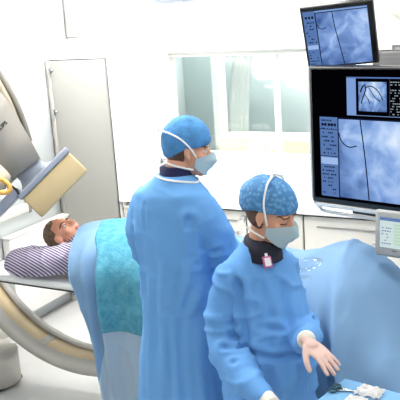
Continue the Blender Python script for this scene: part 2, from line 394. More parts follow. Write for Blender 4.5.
# ------------------------------------------------------------------ monitors
def plane(O, X, Z):
    X = V(X).normalized(); Z = V(Z).normalized(); Y = Z.cross(X)          # Y points away from the viewer
    m = Matrix.Identity(4)
    for i, c in enumerate((X, Y, Z)):
        for k in range(3): m[k][i] = c[k]
    m.translation = V(O); return m
def flat(m, u0, v0, u1, v1, d0, d1): return B(((u0, d0, v0), (u1, d1, v1)), m=m)
random.seed(11)
def marks(m, u0, v0, u1, v1, rows, d, density=.7, cols=3):
    """short rows of glyph-like dashes too small to read"""
    bm = bmesh.new(); h = (v1-v0)/rows
    for r in range(rows):
        u = u0
        while u < u1-.006:
            w = random.uniform(.004, .011)
            if random.random() < density: box(bm, (u, d-.0006, v0+r*h+h*.3), (min(u+w, u1), d, v0+r*h+h*.68), m)
            u += w+.004
    return bm
mm = plane((-1.548, 4.046, 1.237), (.972, -.237, 0), (0, 0, 1))
big = thing('large_monitor', 'large black wall-size monitor showing blue X-ray images', 'monitor', (-1.0, 3.95, 1.237))
bm = B(((0, 0, 0), (1.22, .07, .752)), m=mm, bev=.012); obj('casing', bm, M['black'], big)
obj('side_strip', B(((-.012, .004, .02), (0, .06, .745)), m=mm, bev=.003), M['silver'], big)
scr = obj('screen', flat(mm, .018, .03, 1.20, .735, -.002, 0), M['uib'], big, smooth=False)
D = -.003
obj('picture_window', flat(mm, .184, .048, .80, .474, -.005, -.002), M['xr_main'], scr, smooth=False)
bm = bmesh.new()
for a in ((.178,.476,.806,.482), (.178,.044,.184,.478)): box(bm, (a[0], -.006, a[1]), (a[2], -.002, a[3]), mm)
obj('window_border', bm, M['uid'], scr, smooth=False)
obj('side_menu', flat(mm, .065, .045, .177, .482, -.004, -.002), M['ui'], scr, smooth=False)
obj('menu_highlight', flat(mm, .068, .225, .174, .262, -.0046, -.002), M['uihi'], scr, smooth=False)
bm = marks(mm, .075, .275, .168, .475, 9, -.0048, .55)
for k in range(5): box(bm, (.076+k*.02, -.0052, .433), (.088+k*.02, -.004, .449), mm)
obj('menu_marks', bm, M['uid'], scr, smooth=False)
obj('menu_marks', marks(mm, .075, .055, .168, .22, 8, -.0048, .6), M['uid'], scr, smooth=False)
for v_ in (.415, .268): obj('menu_divider', flat(mm, .066, v_, .176, v_+.003, -.0052, -.004), M['uid'], scr, smooth=False)
obj('blue_strip', flat(mm, .237, .497, .80, .692, -.0035, -.002), M['uil'], scr, smooth=False)
obj('small_window_border', flat(mm, .293, .50, .486, .690, -.0045, -.002), M['uib'], scr, smooth=False)
obj('small_picture', flat(mm, .309, .522, .470, .673, -.0055, -.002), M['xr_small'], scr, smooth=False)
obj('text_window', flat(mm, .487, .50, .78, .690, -.0045, -.002), M['uib'], scr, smooth=False)
obj('text_marks', marks(mm, .492, .505, .76, .68, 13, -.0052, .6), M['uit'], scr, smooth=False)
obj('title_marks', flat(mm, .237, .690, .80, .697, -.004, -.002), M['ui'], scr, smooth=False)
def on(m, u, v, d=-.0056): return m @ V((u, d, v))
nrm = mm.to_3x3() @ V((0, -1, 0))
bm = bmesh.new()
strip(bm, [on(mm, u, v) for u, v in ((.316,.474),(.320,.44),(.330,.37),(.343,.265),(.354,.15),(.362,.05))], .0065, nrm)
strip(bm, smooth_path([on(mm, u, v) for u, v in ((.186,.40),(.194,.368),(.215,.342),(.248,.327),(.292,.336))], 4), .006, nrm)
obj('guide_wire', bm, M['uid'], scr)
bm = bmesh.new()
for path, w_ in (([(.345,.66),(.352,.635),(.343,.61),(.332,.585),(.325,.56)], .006), ([(.35,.64),(.375,.652),(.405,.642),(.432,.615),(.45,.58)], .005), ([(.37,.645),(.39,.615),(.41,.59),(.435,.575)], .004), ([(.345,.61),(.365,.585),(.375,.56)], .004), ([(.34,.655),(.33,.64),(.322,.62)], .008)):
    strip(bm, smooth_path([on(mm, u, v, -.0062) for u, v in path], 3), w_, nrm)
obj('vessel_trace', bm, M['uid'], scr)
bm = bmesh.new(); tube(bm, smooth_path([mm @ V(p) for p in ((-.015,.03,.30),(-.015,.03,.06),(-.008,.03,.0),(.03,.03,-.04),(.09,.03,-.055),(.5,.03,-.06),(1.1,.03,-.06),(1.2,.03,-.03),(1.235,.03,.06),(1.235,.03,.3))], 6), .010, 12)
obj('frame_tube', bm, M['silver'], big)
obj('underside_box', B(((.235, .03, -.048), (.40, .06, -.004)), m=mm, bev=.004), M['black'], big)
obj('underside_lip', B(((.02, .004, -.026), (1.2, .06, -.001)), m=mm, bev=.004), M['silver'], big)
bm = bmesh.new(); mc = mm @ V((.10, .12, 0))
box(bm, (.06, .071, .3), (.16, .13, .68), mm); obj('rear_mount', bm, M['silver'], big)

X2, Z2 = V((.985,.165,.049)).normalized(), V((.010,-.340,.940)).normalized(); Z2 = (Z2-X2*Z2.dot(X2)).normalized()
mt = plane((-1.3951, 4.1182, 2.1375), X2, Z2)
sm = thing('small_monitor', 'small black tilted monitor above the large one', 'monitor', (-1.395, 4.14, 1.97))
obj('casing', B(((-.192, 0, -.176), (.192, .05, .176)), m=mt, bev=.008), M['black'], sm)
scr = obj('screen', flat(mt, -.178, -.161, .160, .152, -.002, .001), M['uib'], sm, smooth=False)
obj('picture_window', flat(mt, -.110, -.161, .160, .143, -.005, -.002), M['xr_top'], scr, smooth=False)
obj('side_menu', flat(mt, -.178, -.161, -.114, .152, -.004, -.002), M['ui'], scr, smooth=False)
obj('menu_highlight', flat(mt, -.176, -.062, -.118, -.038, -.0046, -.002), M['uihi'], scr, smooth=False)
bm = marks(mt, -.172, -.155, -.122, -.07, 5, -.0048, .6)
obj('menu_marks', bm, M['uid'], scr, smooth=False); bm = marks(mt, -.172, -.03, -.122, .10, 7, -.0048, .55)
for k in range(3): box(bm, (-.168+k*.017, -.0052, .112), (-.157+k*.017, -.004, .125), mt)
obj('menu_marks', bm, M['uid'], scr, smooth=False)
bm = bmesh.new(); box(bm, (-.115, -.0055, -.161), (-.110, -.002, .143), mt); box(bm, (-.115, -.0055, .139), (.160, -.002, .143), mt)
obj('window_border', bm, M['uid'], scr, smooth=False)
obj('title_bar', flat(mt, -.114, .1435, .160, .152, -.004, -.002), M['uil'], scr, smooth=False)
nt = mt.to_3x3() @ V((0, -1, 0)); bm = bmesh.new()
strip(bm, [on(mt, u, v) for u, v in ((-.022,.14),(-.018,.06),(-.008,-.012),(.002,-.09),(.011,-.16))], .0045, nt)
strip(bm, smooth_path([on(mt, u, v) for u, v in ((-.108,.075),(-.098,.056),(-.08,.05),(-.062,.058))], 3), .004, nt)
obj('guide_wire', bm, M['uid'], scr)
bm = bmesh.new(); box(bm, (-.05, .05, -.06), (.05, .09, .06), mt); obj('rear_mount', bm, M['silver'], sm)

sp = thing('ceiling_suspension', 'white ceiling column carrying the two monitors', 'suspension', (-1.38, 4.33, ZC))
bm = bmesh.new(); tube(bm, [(-1.40, 4.30, ZC), (-1.40, 4.30, 1.55)], .035, 16); obj('column', bm, M['white'], sp)
obj('ceiling_plate', B(((-1.53, 4.18, ZC-.04), (-1.27, 4.42, ZC)), bev=.01), M['white'], sp)
bm = bmesh.new(); tube(bm, [(-1.40, 4.30, 2.16), (-1.385, 4.235, 2.165)], .02, 10); obj('bracket_arm', bm, M['silver'], sp); bm = bmesh.new(); tube(bm, [(-1.40, 4.30, 1.72), (-1.42, 4.16, 1.72)], .025, 10); obj('bracket_arm', bm, M['silver'], sp)

# grey touch screen in front of the large monitor
mp = plane((-1.0, 3.60, 1.222), (.99, -.10, -.03), (-.035, .2, .98))
ts = thing('touch_screen', 'grey tablet-like touch screen below the large monitor at right', 'touch screen', (-1.0, 3.62, 1.13))
obj('casing', B(((-.068, 0, -.112), (.23, .035, .112)), m=mp, bev=.014), M['modgrey'], ts)
scr = obj('screen', flat(mp, -.040, -.068, .20, .078, -.002, .002), M['scr'], ts, smooth=False)
obj('title_bar', flat(mp, -.040, .062, .20, .078, -.003, -.001), M['scrb'], scr, smooth=False)
bm = bmesh.new()
for k in range(7): box(bm, (.03, -.003, -.05+k*.015), (.178, -.0012, -.04+k*.015), mp)
obj('list_rows', bm, M['scrg'], scr, smooth=False)
bm = marks(mp, -.03, -.055, .02, .05, 7, -.003, .6); obj('list_marks', bm, M['scrb'], scr, smooth=False)
obj('button', flat(mp, .02, -.083, .045, -.077, -.002, .002), M['dgrey'], ts, smooth=False)
bm = bmesh.new(); tube(bm, smooth_path([mp @ V((.06,.036,.03)), (-.94,3.70,1.235), (-.935,3.80,1.19), (-.93, 3.875, 1.178)], 5), .016, 12); obj('mount_arm', bm, M['silver'], ts)

# ------------------------------------------------------------------ X-ray C-arm
ca = thing('xray_arm', 'large grey and cream curved X-ray arm around the patient\'s table', 'x-ray machine', (-3.7, 3.62, 0))
cx, cz = -2.888, 1.176
def arc(bm, r0, r1, y0, y1, a0, a1, n=60):
    rs = []
    for k in range(n+1):
        a = R(a0+(a1-a0)*k/n); c, s = math.cos(a), math.sin(a)
        rs.append([V((cx+r*c, y, cz+r*s)) for r, y in ((r0, y0), (r1, y0), (r1, y1), (r0, y1))])
    loft(bm, rs)
bm = bmesh.new(); arc(bm, .897, .985, 3.505, 3.70, 128, 305)
bmesh.ops.bevel(bm, geom=[e for e in bm.edges if len(e.link_faces) == 2 and e.calc_face_angle(0) > .8], offset=.012, segments=2, affect='EDGES')
obj('curved_arm', bm, M['lgrey'], ca)
bm = bmesh.new(); arc(bm, .985, 1.012, 3.53, 3.68, 130, 237.5); obj('outer_rail', bm, M['grey'], ca)
bm = bmesh.new(); arc(bm, .874, .897, 3.655, 3.70, 128, 305); obj('inner_rail', bm, M['lgrey'], ca)
j = 249.5
bm = bmesh.new(); arc(bm, .893, .90, 3.545, 3.655, 130, j-1.6); obj('cream_panel', bm, M['armcream'], ca)
bm = bmesh.new(); arc(bm, .893, .90, 3.545, 3.655, j+1.6, 303); obj('cream_panel', bm, M['armcream'], ca)
bm = bmesh.new(); arc(bm, .889, .90, 3.53, 3.665, j-1.6, j+1.6, 6); obj('joint_plate', bm, M['lgrey'], ca)
# detector, laid out along the beam: u across, w towards the patient
cd = V((-2.915, 3.42, 1.466))                                         # front edge of the plate, middle
view_ = (cd-V((0, 0, 2.35))).normalized()
bd = V((.549, .308, -.74)).normalized(); bd = (bd-view_*(bd.dot(view_)+.03)).normalized()   # beam, tilted towards the patient's chest
by = (view_-bd*view_.dot(bd)).normalized(); bu = by.cross(-bd)
md = Matrix.Identity(4)
for i, c in enumerate((bu, by, -bd)):
    for k in range(3): md[k][i] = c[k]
md.translation = cd
# local axes: x across, y depth, z away from the patient
obj('detector_cover', B(((-.188, 0, -.155), (.188, .32, -.004)), m=md, bev=.012), M['cream'], ca)
obj('detector_plate', B(((-.195, -.008, -.004), (.195, .328, .032)), m=md, bev=.007), M['slate'], ca)
bm = bmesh.new(); rs = []
for z, a, b in ((.030, -.165, .10), (.036, -.150, .075), (.05, -.135, .052), (.075, -.122, .04), (.17, -.118, .035)):
    rs.append([md @ V(p) for p in ((a, .03, z), (b, .03, z), (b, .29, z), (a, .29, z))])
loft(bm, rs); obj('detector_neck', bm, M['slate'], ca)
bm = bmesh.new()
rs = [[md @ V(p) for p in ((a, .0, z+sk*a), (b, .0, z+sk*b), (b, .31, z+sk*b), (a, .31, z+sk*a))] for z, a, b, sk in ((.094, -.20, .048, -.16), (.25, -.24, .102, 0), (.437, -.28, .158, 0), (.56, -.30, .172, 0), (.68, -.30, .17, 0))]
loft(bm, rs); bmesh.ops.bevel(bm, geom=bm.edges[:], offset=.008, segments=2, affect='EDGES')
hs = obj('detector_housing', bm, M['grey'], ca)
bm = bmesh.new(); rs = []
for z, a, b, y in ((.112, -.21, -.150, .02), (.125, -.24, -.138, -.012), (.16, -.27, -.131, -.03), (.27, -.28, -.132, -.036), (.40, -.30, -.14, -.03), (.43, -.30, -.16, -.0)):
    rs.append([md @ V(p) for p in ((a, y, z), (b, y, z), (b, .25, z), (a, .25, z))])
loft(bm, rs); bmesh.ops.bevel(bm, geom=bm.edges[:], offset=.008, segments=2, affect='EDGES')
obj('side_cover', bm, M['creampale'], ca)
bm = bmesh.new(); ring = []
for k in range(33):
    a = 2*math.pi*k/32; ring.append(md @ V((-.215+.036*math.cos(a)-.012*math.sin(a), -.062, .135+.056*math.sin(a))))
tube(bm, ring, .014, 10); obj('grip_ring', bm, M['orange'], ca)
bm = bmesh.new(); tube(bm, [md @ V((-.175,-.03,.10)), md @ V((-.172,-.02,.06)), md @ V((-.178,-.012,.03))], .007, 10); obj('release_lever', bm, M['black'], ca)
obj('detector_bracket', B(((-.40, .0, .02), (-.17, .28, .075)), m=md, bev=.008), M['slate'], ca)
# rounded carriage cover behind the detector housing
def arc2(bm, c, r0, r1, y0, y1, a0, a1, n=40):
    loft(bm, [[V((c[0]+r*math.cos(R(a0+(a1-a0)*k/n)), y, c[1]+r*math.sin(R(a0+(a1-a0)*k/n)))) for r, y in ((r0, y0), (r1, y0), (r1, y1), (r0, y1))] for k in range(n+1)])
cc = (-4.178, 1.450)
bm = bmesh.new(); arc2(bm, cc, .95, 1.012, 3.605, 3.620, 10, 56); obj('carriage_cover', bm, M['creampale'], ca)
bm = bmesh.new(); arc2(bm, cc, 1.008, 1.035, 3.60, 3.624, 9.5, 56); obj('carriage_rim', bm, M['dgrey'], ca)
# lettering on the housing
fc = bpy.data.curves.new('maker_lettering', 'FONT'); fc.body = 'PHILIPS'; fc.size = .030; fc.extrude = .0006; fc.offset = .0006; fc.align_x = 'RIGHT'
fo = bpy.data.objects.new('tmp', fc); C.objects.link(fo)
dg = bpy.context.evaluated_depsgraph_get(); dg.update(); fme = bpy.data.meshes.new_from_object(fo.evaluated_get(dg)); bpy.data.objects.remove(fo)
fme.transform(Matrix.Scale(1.1, 4, V((1, 0, 0))))
ml = md @ Matrix.Translation((.066, -.0015, .352)) @ Matrix(((1,0,0,0),(0,0,-1,0),(0,1,0,0),(0,0,0,1)))
fme.transform(ml); fme.materials.clear(); fme.materials.append(M['ink'])
obj('maker_lettering', fme, M['ink'], hs, smooth=False)
# tube head opposite the detector, and the floor stand
bm = bmesh.new(); pc = V((cx, 3.6, cz))+bd*.80
mq = md.copy(); mq.translation = V((cx, 3.6, cz))+bd*.78
box(bm, (-.14, -.12, -.22), (.14, .12, .05), mq, .03); obj('tube_housing', bm, M['lgrey'], ca)
obj('stand_column', B(((-4.06, 3.25, .12), (-3.83, 3.95, 1.5)), bev=.04), M['lgrey'], ca)
obj('stand_collar', B(((-3.98, 3.46, .95), (-3.74, 3.74, 1.35)), bev=.03), M['grey'], ca)
bm = bmesh.new()
prof = [V((-3.60+.15*math.cos(R(a)), 3.52+.15*math.sin(R(a)), 0)) for a in range(-90, 91, 10)]
prof = [V((-4.05, 3.37, 0))]+prof+[V((-4.05, 3.67, 0))]
loft(bm, [[p+V((0,0,z)) for p in prof] for z in (.02, .24)]); bmesh.ops.bevel(bm, geom=[e for e in bm.edges if abs(e.verts[0].co.z-e.verts[1].co.z) < 1e-5 and e.verts[0].co.z > .1], offset=.03, segments=3, affect='EDGES')
obj('stand_foot', bm, M['lgrey'], ca)
obj('foot_pad', B(((-4.0, 3.40, 0), (-3.50, 3.64, .022))), M['carbon'], ca, smooth=False)

# ------------------------------------------------------------------ patient table
pt = thing('patient_table', 'narrow pale patient table under the man lying in a striped shirt', 'table', (-1.6, 3.6, 0))
obj('mattress', B(((-3.46, 3.33, .815), (-.99, 3.87, .86)), bev=.018), M['mattress'], pt)
obj('table_shell', B(((-3.44, 3.35, .797), (-1.0, 3.85, .816)), bev=.012), M['carbon'], pt)
obj('pedestal', B(((-1.75, 3.42, .04), (-1.15, 3.78, .798)), bev=.03), M['lgrey'], pt)
obj('table_foot', B(((-1.95, 3.40, 0), (-1.0, 3.80, .05)), bev=.01), M['lgrey'], pt)

# ------------------------------------------------------------------ human figures
def frame_from(c, up, fwd):
    up = V(up).normalized(); fwd = V(fwd); fwd = (fwd-up*fwd.dot(up)).normalized(); rt = fwd.cross(up)
    m = Matrix.Identity(4)
    for i, a in enumerate((rt, fwd, up)):
        for k in range(3): m[k][i] = a[k]
    m.translation = V(c); return m
def head_shapes(bm, H):
    ell(bm, (0,-.012,.035), (.076,.097,.088), H); ell(bm, (0,.028,-.03), (.064,.066,.085), H)
    ell(bm, (0,.034,-.075), (.05,.052,.042), H); ell(bm, (0,.078,-.100), (.021,.018,.016), H)
    tube(bm, [H @ V(p) for p in ((0,.086,.022),(0,.098,.0),(0,.112,-.022),(0,.104,-.034))], [.008,.011,.0145,.009], 10)
    for s in (-1, 1):
        ell(bm, (s*.012,.098,-.028), (.009,.011,.008), H); ell(bm, (s*.03,.080,.03), (.027,.012,.009), H)
        ell(bm, (s*.04,.060,-.024), (.026,.024,.022), H); ell(bm, (s*.031,.0775,.008), (.0145,.012,.012), H)
        ell(bm, (s*.077,-.004,.002), (.009,.02,.032), H, Matrix.Rotation(s*.35, 3, 'Z')); ell(bm, (s*.079,.001,-.026), (.007,.010,.012), H)
    ell(bm, (0,.090,-.056), (.024,.012,.007), H); ell(bm, (0,.088,-.070), (.020,.012,.008), H)
def paint_head(me, H, idx, closed=False):
    """give eyes, brows and lips their own material by where they lie on the face"""
    inv = H.inverted()
    for p in me.polygons:
        c = inv @ p.center
        if c.y < .05 or abs(c.x) > .06 or abs(c.z) > .12: continue
        for s in (-1, 1):
            dx, dz = c.x-s*.031, c.z-.006
            if closed:
                if abs(dx) < .015 and abs(c.z-.001+dx*dx*18) < .0032: p.material_index = idx['brow']
            elif (dx/.0145)**2+(dz/.0062)**2 < 1: p.material_index = idx['iris'] if abs(dx) < .006 else idx['eye']
            if abs(dx) < .022 and .024 < c.z < .034-abs(dx)*.15: p.material_index = idx['brow']
        if abs(c.x) < .022 and -.075 < c.z < -.052 and c.y > .085: p.material_index = idx['lips']
def make_body(name, H, chains, ells, skin, parent, voxel=.0055, closed=False):
    bm = bmesh.new(); head_shapes(bm, H)
    for pts, rad, flat_ in chains: tube(bm, pts, rad, 16, flat_, True)
    for c, r, rot in ells: ell(bm, c, r, I4, rot)
    me = remesh(bm, voxel, 2, .4)
    for m in (skin, M['lips'], M['eyew'], M['iris'], M['brow']): me.materials.append(m)
    paint_head(me, H, dict(lips=1, eye=2, iris=3, brow=4), closed)
    return obj(name, me, skin, parent)
def cap_mesh(H, sc=(.087,.112,.104), off=(0,-.014,.038), front=.050, side=.022, back=-.055, wob=.004, puff=0.0):
    """cloth cap: a shell over the skull with a slanted rim"""
    bm = bmesh.new(); n, k = 56, 18; rings = []
    for j in range(k+1):
        ring = []
        for i in range(n):
            a = 2*math.pi*i/n; cy = math.sin(a)
            zr = side+(front-side)*max(cy, 0)**1.3+(back-side)*max(-cy, 0)**1.2
            t0 = math.asin(max(-.95, min(.95, (zr-off[2])/sc[2])))
            th = math.pi/2-(math.pi/2-t0)*(j/k) if j else math.pi/2-.02
            r = 1+wob*noise.noise(V((math.cos(a)*3, math.sin(a)*3, th*4)))*9+puff*max(-cy,0)*max(0, math.cos(th*1.2))
            if j >= k-1: r -= .025*(j-k+2)
            if j >= k-3: r += .012*math.sin(i*2.6)
            ring.append(H @ V((off[0]+sc[0]*r*math.cos(th)*math.cos(a), off[1]+sc[1]*r*math.cos(th)*math.sin(a), off[2]+sc[2]*r*math.sin(th))))
        rings.append(ring)
    loft(bm, rings, cap=False); bm.verts.ensure_lookup_table()
    bm.faces.new(bm.verts[:n])
    bmesh.ops.recalc_face_normals(bm, faces=bm.faces)
    bmesh.ops.solidify(bm, geom=bm.faces[:], thickness=.0025); return bm
def mask_mesh(H):
    bm = bmesh.new(); nu, nv = 28, 18; rows = []
    for j in range(nv+1):
        v = j/nv; row = []
        for i in range(nu+1):
            u = -1+2*i/nu; a = u*R(80)
            top = .004-.030*abs(u)**1.5; bot = -.112+.045*abs(u)**1.6
            z = top+(bot-top)*v
            w = .084-.014*v; d = .088+.040*math.exp(-(u/.28)**2)*math.exp(-((v-.33)/.36)**2)-.004*v+.0018*math.sin(v*22)*(1-abs(u))
            row.append(H @ V((w*math.sin(a), .018+d*math.cos(a), z)))
        rows.append(row)
    loft(bm, rows, cap=False, closed=False)
    bmesh.ops.solidify(bm, geom=bm.faces[:], thickness=.003); return bm
def tape(H, pts, r=.004, flat_=.45):
    bm = bmesh.new(); tube(bm, smooth_path([H @ V(p) for p in pts], 6), r, 8, 1.0, True); return bm
def knot(bm, H, p, s=.008):
    ell(bm, p, (s, s*.8, s), H)
    for k in (-1, 1):
        tube(bm, smooth_path([H @ V(p), H @ V((p[0]+k*s*2.2, p[1]-s*.7, p[2]+s*1.4)), H @ V((p[0]+k*s*2.8, p[1]-s*.4, p[2]-s*.6)), H @ V(p)], 5), s*.3, 8)
def hand_bm(wrist, fdir, up, side, curl, spread=1.0, scale=1.0, tips=None):
    """palm, four unequal bent fingers and a thumb from the side of the palm; side=+1 thumb towards +x of (fdir x up)"""
    f = V(fdir).normalized(); up = V(up); up = (up-f*up.dot(f)).normalized(); x = f.cross(up)*side
    m = Matrix.Identity(4)
    for i, a in enumerate((x, f, up)):
        for k in range(3): m[k][i] = a[k]*scale
    m.translation = V(wrist)
    bm = bmesh.new()
    tube(bm, [m @ V(p) for p in ((0,-.012,0),(0,.01,0),(.001,.03,.002))], [.025*scale,.025*scale,.03*scale], 14, .72, True)
    rs = []
    for y, wd, th in ((.0,.024,.016),(.03,.034,.016),(.06,.040,.014),(.085,.040,.012),(.095,.036,.009)):
        rs.append([m @ V((wd*math.cos(a), y, th*math.sin(a))) for a in [2*math.pi*k/18 for k in range(18)]])
    loft(bm, rs)
    for k, (bx, L, r) in enumerate(((.029,.072,.0088), (.010,.082,.0092), (-.010,.076,.0088), (-.028,.060,.0078))):
        sp_ = (bx/.03)*.16*spread; p = V((bx, .086, .001)); a = R(6); pts = [V((bx*.9, .055, 0)), p]
        for seg, fr in enumerate((.46, .30, .24)):
            a += curl*(.35, .5, .35)[seg]*(1+.12*k)
            p = p+V((math.sin(sp_)*math.cos(a), math.cos(sp_)*math.cos(a), -math.sin(a)))*L*fr; pts.append(p.copy())
        tube(bm, smooth_path([m @ q for q in pts], 3), [r*scale*s for s in [1.1]*4+[1.0]*4+[.95]*3+[.86]*2], 12, 1.0, True)
    tp = [V((.022,.02,-.004)), V((.045,.045,-.012)), V((.062,.072,-.022)), V((.068,.098,-.034))]
    tube(bm, smooth_path([m @ q for q in tp], 3), [r*scale for r in (.014,.0135,.013,.0125,.012,.0115,.011,.0105,.010,.009)], 12, 1.0, True)
    return remesh(bm, .0034, 2, .4)
def local(origin, az):
    a = R(az); m = Matrix.Identity(4)
    for i, c in enumerate(((math.sin(a), -math.cos(a), 0), (math.cos(a), math.sin(a), 0), (0, 0, 1))):
        for k in range(3): m[k][i] = c[k]
    m.translation = V(origin); return m
def gown(L, rings, arms, fold, parent, m, name='gown', voxel=.009):
    """torso and skirt loft with two sleeves grown into one cloth surface"""
    bm = bmesh.new(); rs = []
    for z, w, d, x, y in rings:
        rs.append([L @ V((x+w*abs(math.cos(a))**.85*math.copysign(1, math.cos(a)), y+d*abs(math.sin(a))**.85*math.copysign(1, math.sin(a)), z)) for a in [2*math.pi*k/40 for k in range(40)]])
    loft(bm, rs)
    for pts, rad in arms:
        P_ = smooth_path([L @ V(p) for p in pts], 6); n = len(P_)
        tube(bm, P_, [lerp([i*6 for i in range(len(rad))], rad, k) for k in range(n)], 20, 1.0, True)
    me = remesh(bm, voxel, 3, .5); displace(me, fold); return obj(name, me, m, parent)

def crease_fn(lines, L, n_side=1):
    """valleys with a soft lip along polylines given in the figure's own frame"""
    segs = []
    for pts, w, d in lines:
        P_ = smooth_path(pts, 4)
        for a, b in zip(P_, P_[1:]): segs.append((a, b-a, max(1e-9, (b-a).length_squared), w, d))
    def f(q):
        best = {}
        v = 0; last = None; m = 1e9
        for a, ab, l2, w, d in segs:
            key = (w, d)
            t = max(0, min(1, (q-a).dot(ab)/l2)); r = (q-a-ab*t).length
            if r < best.get(key, 1e9): best[key] = r
        for (w, d), r in best.items():
            if r < w*4: v += -d*math.exp(-(r/w)**2)+.55*d*math.exp(-((r-1.9*w)/w)**2)
        return v
    return f
# ---- man standing at the table, seen from behind
MO = V((-1.81, 2.99, 0)); ML = local(MO, 84)
man = thing('person', 'man in long blue surgical gown and cap seen from behind at the table', 'person', MO)
hc = ML @ V((.055, .045, 1.722)); a = R(36)
MH = frame_from(hc, (math.cos(a)*.20, math.sin(a)*.20, 1), (math.cos(a), math.sin(a), -.2))
def mp_(*pts): return [ML @ V(p) for p in pts]
bd_ = make_body('body', MH, [
    ([MH @ V((0,-.02,-.04))]+mp_((.01,.0,1.58),(0,-.01,1.50)), [.058,.062,.075], 1),
    (mp_((0,0,1.50),(0,0,1.38),(0,0,1.2),(0,0,1.05),(0,0,.95)), [.10,.13,.125,.13,.13], .85),
    (mp_((-.15,-.01,1.47),(0,0,1.50),(.15,-.01,1.47)), [.06,.075,.06], 1),
    (mp_((-.15,0,1.46),(-.205,.05,1.27),(-.215,.085,1.19),(-.18,.17,1.16),(-.12,.27,1.19)), [.05,.044,.042,.038,.03], 1), (mp_((.15,0,1.46),(.19,.05,1.27),(.20,.09,1.20),(.17,.18,1.17),(.10,.28,1.20)), [.05,.044,.042,.038,.03], 1),
    (mp_((-.10,0,.95),(-.11,.01,.52),(-.11,-.02,.10)), [.085,.06,.042], 1), (mp_((.10,0,.95),(.11,.01,.52),(.11,-.02,.10)), [.085,.06,.042], 1)], [], M['skin'], man)
MI = ML.inverted()
cr_m = crease_fn([
    ([(.165,-.12,1.44),(.175,-.13,1.30),(.165,-.12,1.16),(.13,-.14,1.05)], .0201, .022),
    ([(.15,-.14,1.12),(.11,-.16,.98),(.10,-.18,.80),(.12,-.2,.5)], .0202, .022),
    ([(.05,-.16,1.20),(.02,-.17,1.0),(.03,-.18,.75),(.0,-.2,.4)], .0203, .014),
    ([(.20,-.08,1.10),(.20,-.12,.85),(.23,-.13,.5)], .0204, .020),
    ([(-.17,-.10,1.35),(-.165,-.11,1.2),(-.16,-.10,1.1)], .0205, .018),
    ([(-.10,-.15,1.15),(-.12,-.17,.9),(-.15,-.18,.5)], .0206, .013),
    ([(-.075,-.14,1.50),(-.07,-.16,1.35),(-.065,-.16,1.2),(-.06,-.16,1.05)], .0121, .007),
    ([(.14,-.14,1.22),(.04,-.16,1.15),(-.06,-.16,1.13)], .0161, .009),
    ([(.24,-.02,1.30),(.20,-.08,1.26),(.17,-.10,1.24)], .0141, .014),
    ([(.26,.03,1.22),(.22,-.05,1.19)], .0142, .012),
    ([(.10,-.15,1.02),(.0,-.16,.98)], .0143, .008)], ML)
def fold_man(p, n):
    q = MI @ p; t = max(0, min(1, (1.15-q.z)/.7)); ang = math.atan2(q.y, q.x)
    v = .013*t*ridge(V((ang*1.6, q.z*.5, 3)), (1.5,1.2,1)) + .006*t*math.sin(ang*9+q.z*2)
    d = abs(ridge(q+V((0, q.z*.6, 0)), (5, 5, 7)))
    v += .003*(d**4)*(1-.4*t) + .006*math.sin(ang*7+1.5*math.sin(q.z*4)+.5)*min(1, max(0, (1.5-q.z)*3)) + .009*noise.noise(V((q.x*5,q.y*5,q.z*3.2)))*min(1,.4+t)+.004*noise.noise(q*11)
    v += cr_m(q)
    if q.z > 1.0 and q.z < 1.4 and abs(q.x) > .13: v += .009*ridge(q+V((q.z*.5, 0, 0)), (3, 3, 11))**3
    return v
gm = gown(ML, [(1.615,.082,.078,.008,.005),(1.575,.125,.095,.004,-.003),(1.535,.185,.115,0,-.01),(1.47,.205,.130,0,-.01),(1.36,.20,.14,0,-.005),(1.2,.19,.14,0,.0),(1.05,.185,.145,.0,.0),(.85,.20,.155,0,.0),(.6,.235,.175,0,0),(.35,.265,.19,0,0),(.22,.275,.195,0,0)],
     [([(-.145,-.01,1.475),(-.205,.005,1.36),(-.225,.075,1.19),(-.185,.17,1.155),(-.12,.27,1.19)], [.083,.08,.076,.07,.052]),
      ([(.145,-.01,1.475),(.20,.01,1.36),(.205,.085,1.20),(.17,.18,1.17),(.10,.28,1.20)], [.083,.08,.076,.07,.052])], fold_man, man, M['gown'])
bm = bmesh.new()
from mathutils.bvhtree import BVHTree
gb = bmesh.new(); gb.from_mesh(gm.data); tree = BVHTree.FromBMesh(gb); nb = []
for k in range(41):
    a = 2*math.pi*k/40; q = ML @ V((.020+.104*math.cos(a), .004+.084*math.sin(a), 1.8)); hit = tree.ray_cast(q-MO, V((0, 0, -1)))[0]
    nb.append(V((q.x, q.y, (hit.z if hit else 1.56)+.001)))
gb.free(); tube(bm, nb, .0055, 8); obj('neck_binding', bm, M['strap'], gm)
bm = bmesh.new(); rs = []
for z, r in ((1.57,.082),(1.60,.080),(1.65,.076),(1.655,.066)):
    rs.append([ML @ V((.012+r*math.cos(a), .012+r*.95*math.sin(a), z)) for a in [2*math.pi*k/32 for k in range(32)]])
loft(bm, rs); obj('collar', bm, M['navy'], man)
for s in (-1, 1):
    w0 = ML @ V((s*.105, .285, 1.20)); f = (ML.to_3x3() @ V((-s*.25, .95, -.1)))
    obj('glove', hand_bm(w0, f, (0,0,1), -s, .5), M['glove'], man)
    obj('shoe', (lambda b: (ell(b, (s*.11, .05, .05), (.05,.135,.05), ML), ell(b, (s*.11, -.03, .07), (.045,.055,.07), ML), remesh(b, .008))[2])(bmesh.new()), M['white'], man)
bm = bmesh.new(); ell(bm, (0,-.014,.012), (.0785,.094,.092), MH); me = remesh(bm, .006)
b2 = bmesh.new(); b2.from_mesh(me); inv = MH.inverted()
bmesh.ops.delete(b2, geom=[v for v in b2.verts if (inv @ v.co).y > -.012 or (inv @ v.co).z > .03], context='VERTS')
obj('hair', b2, M['dhair'], man)
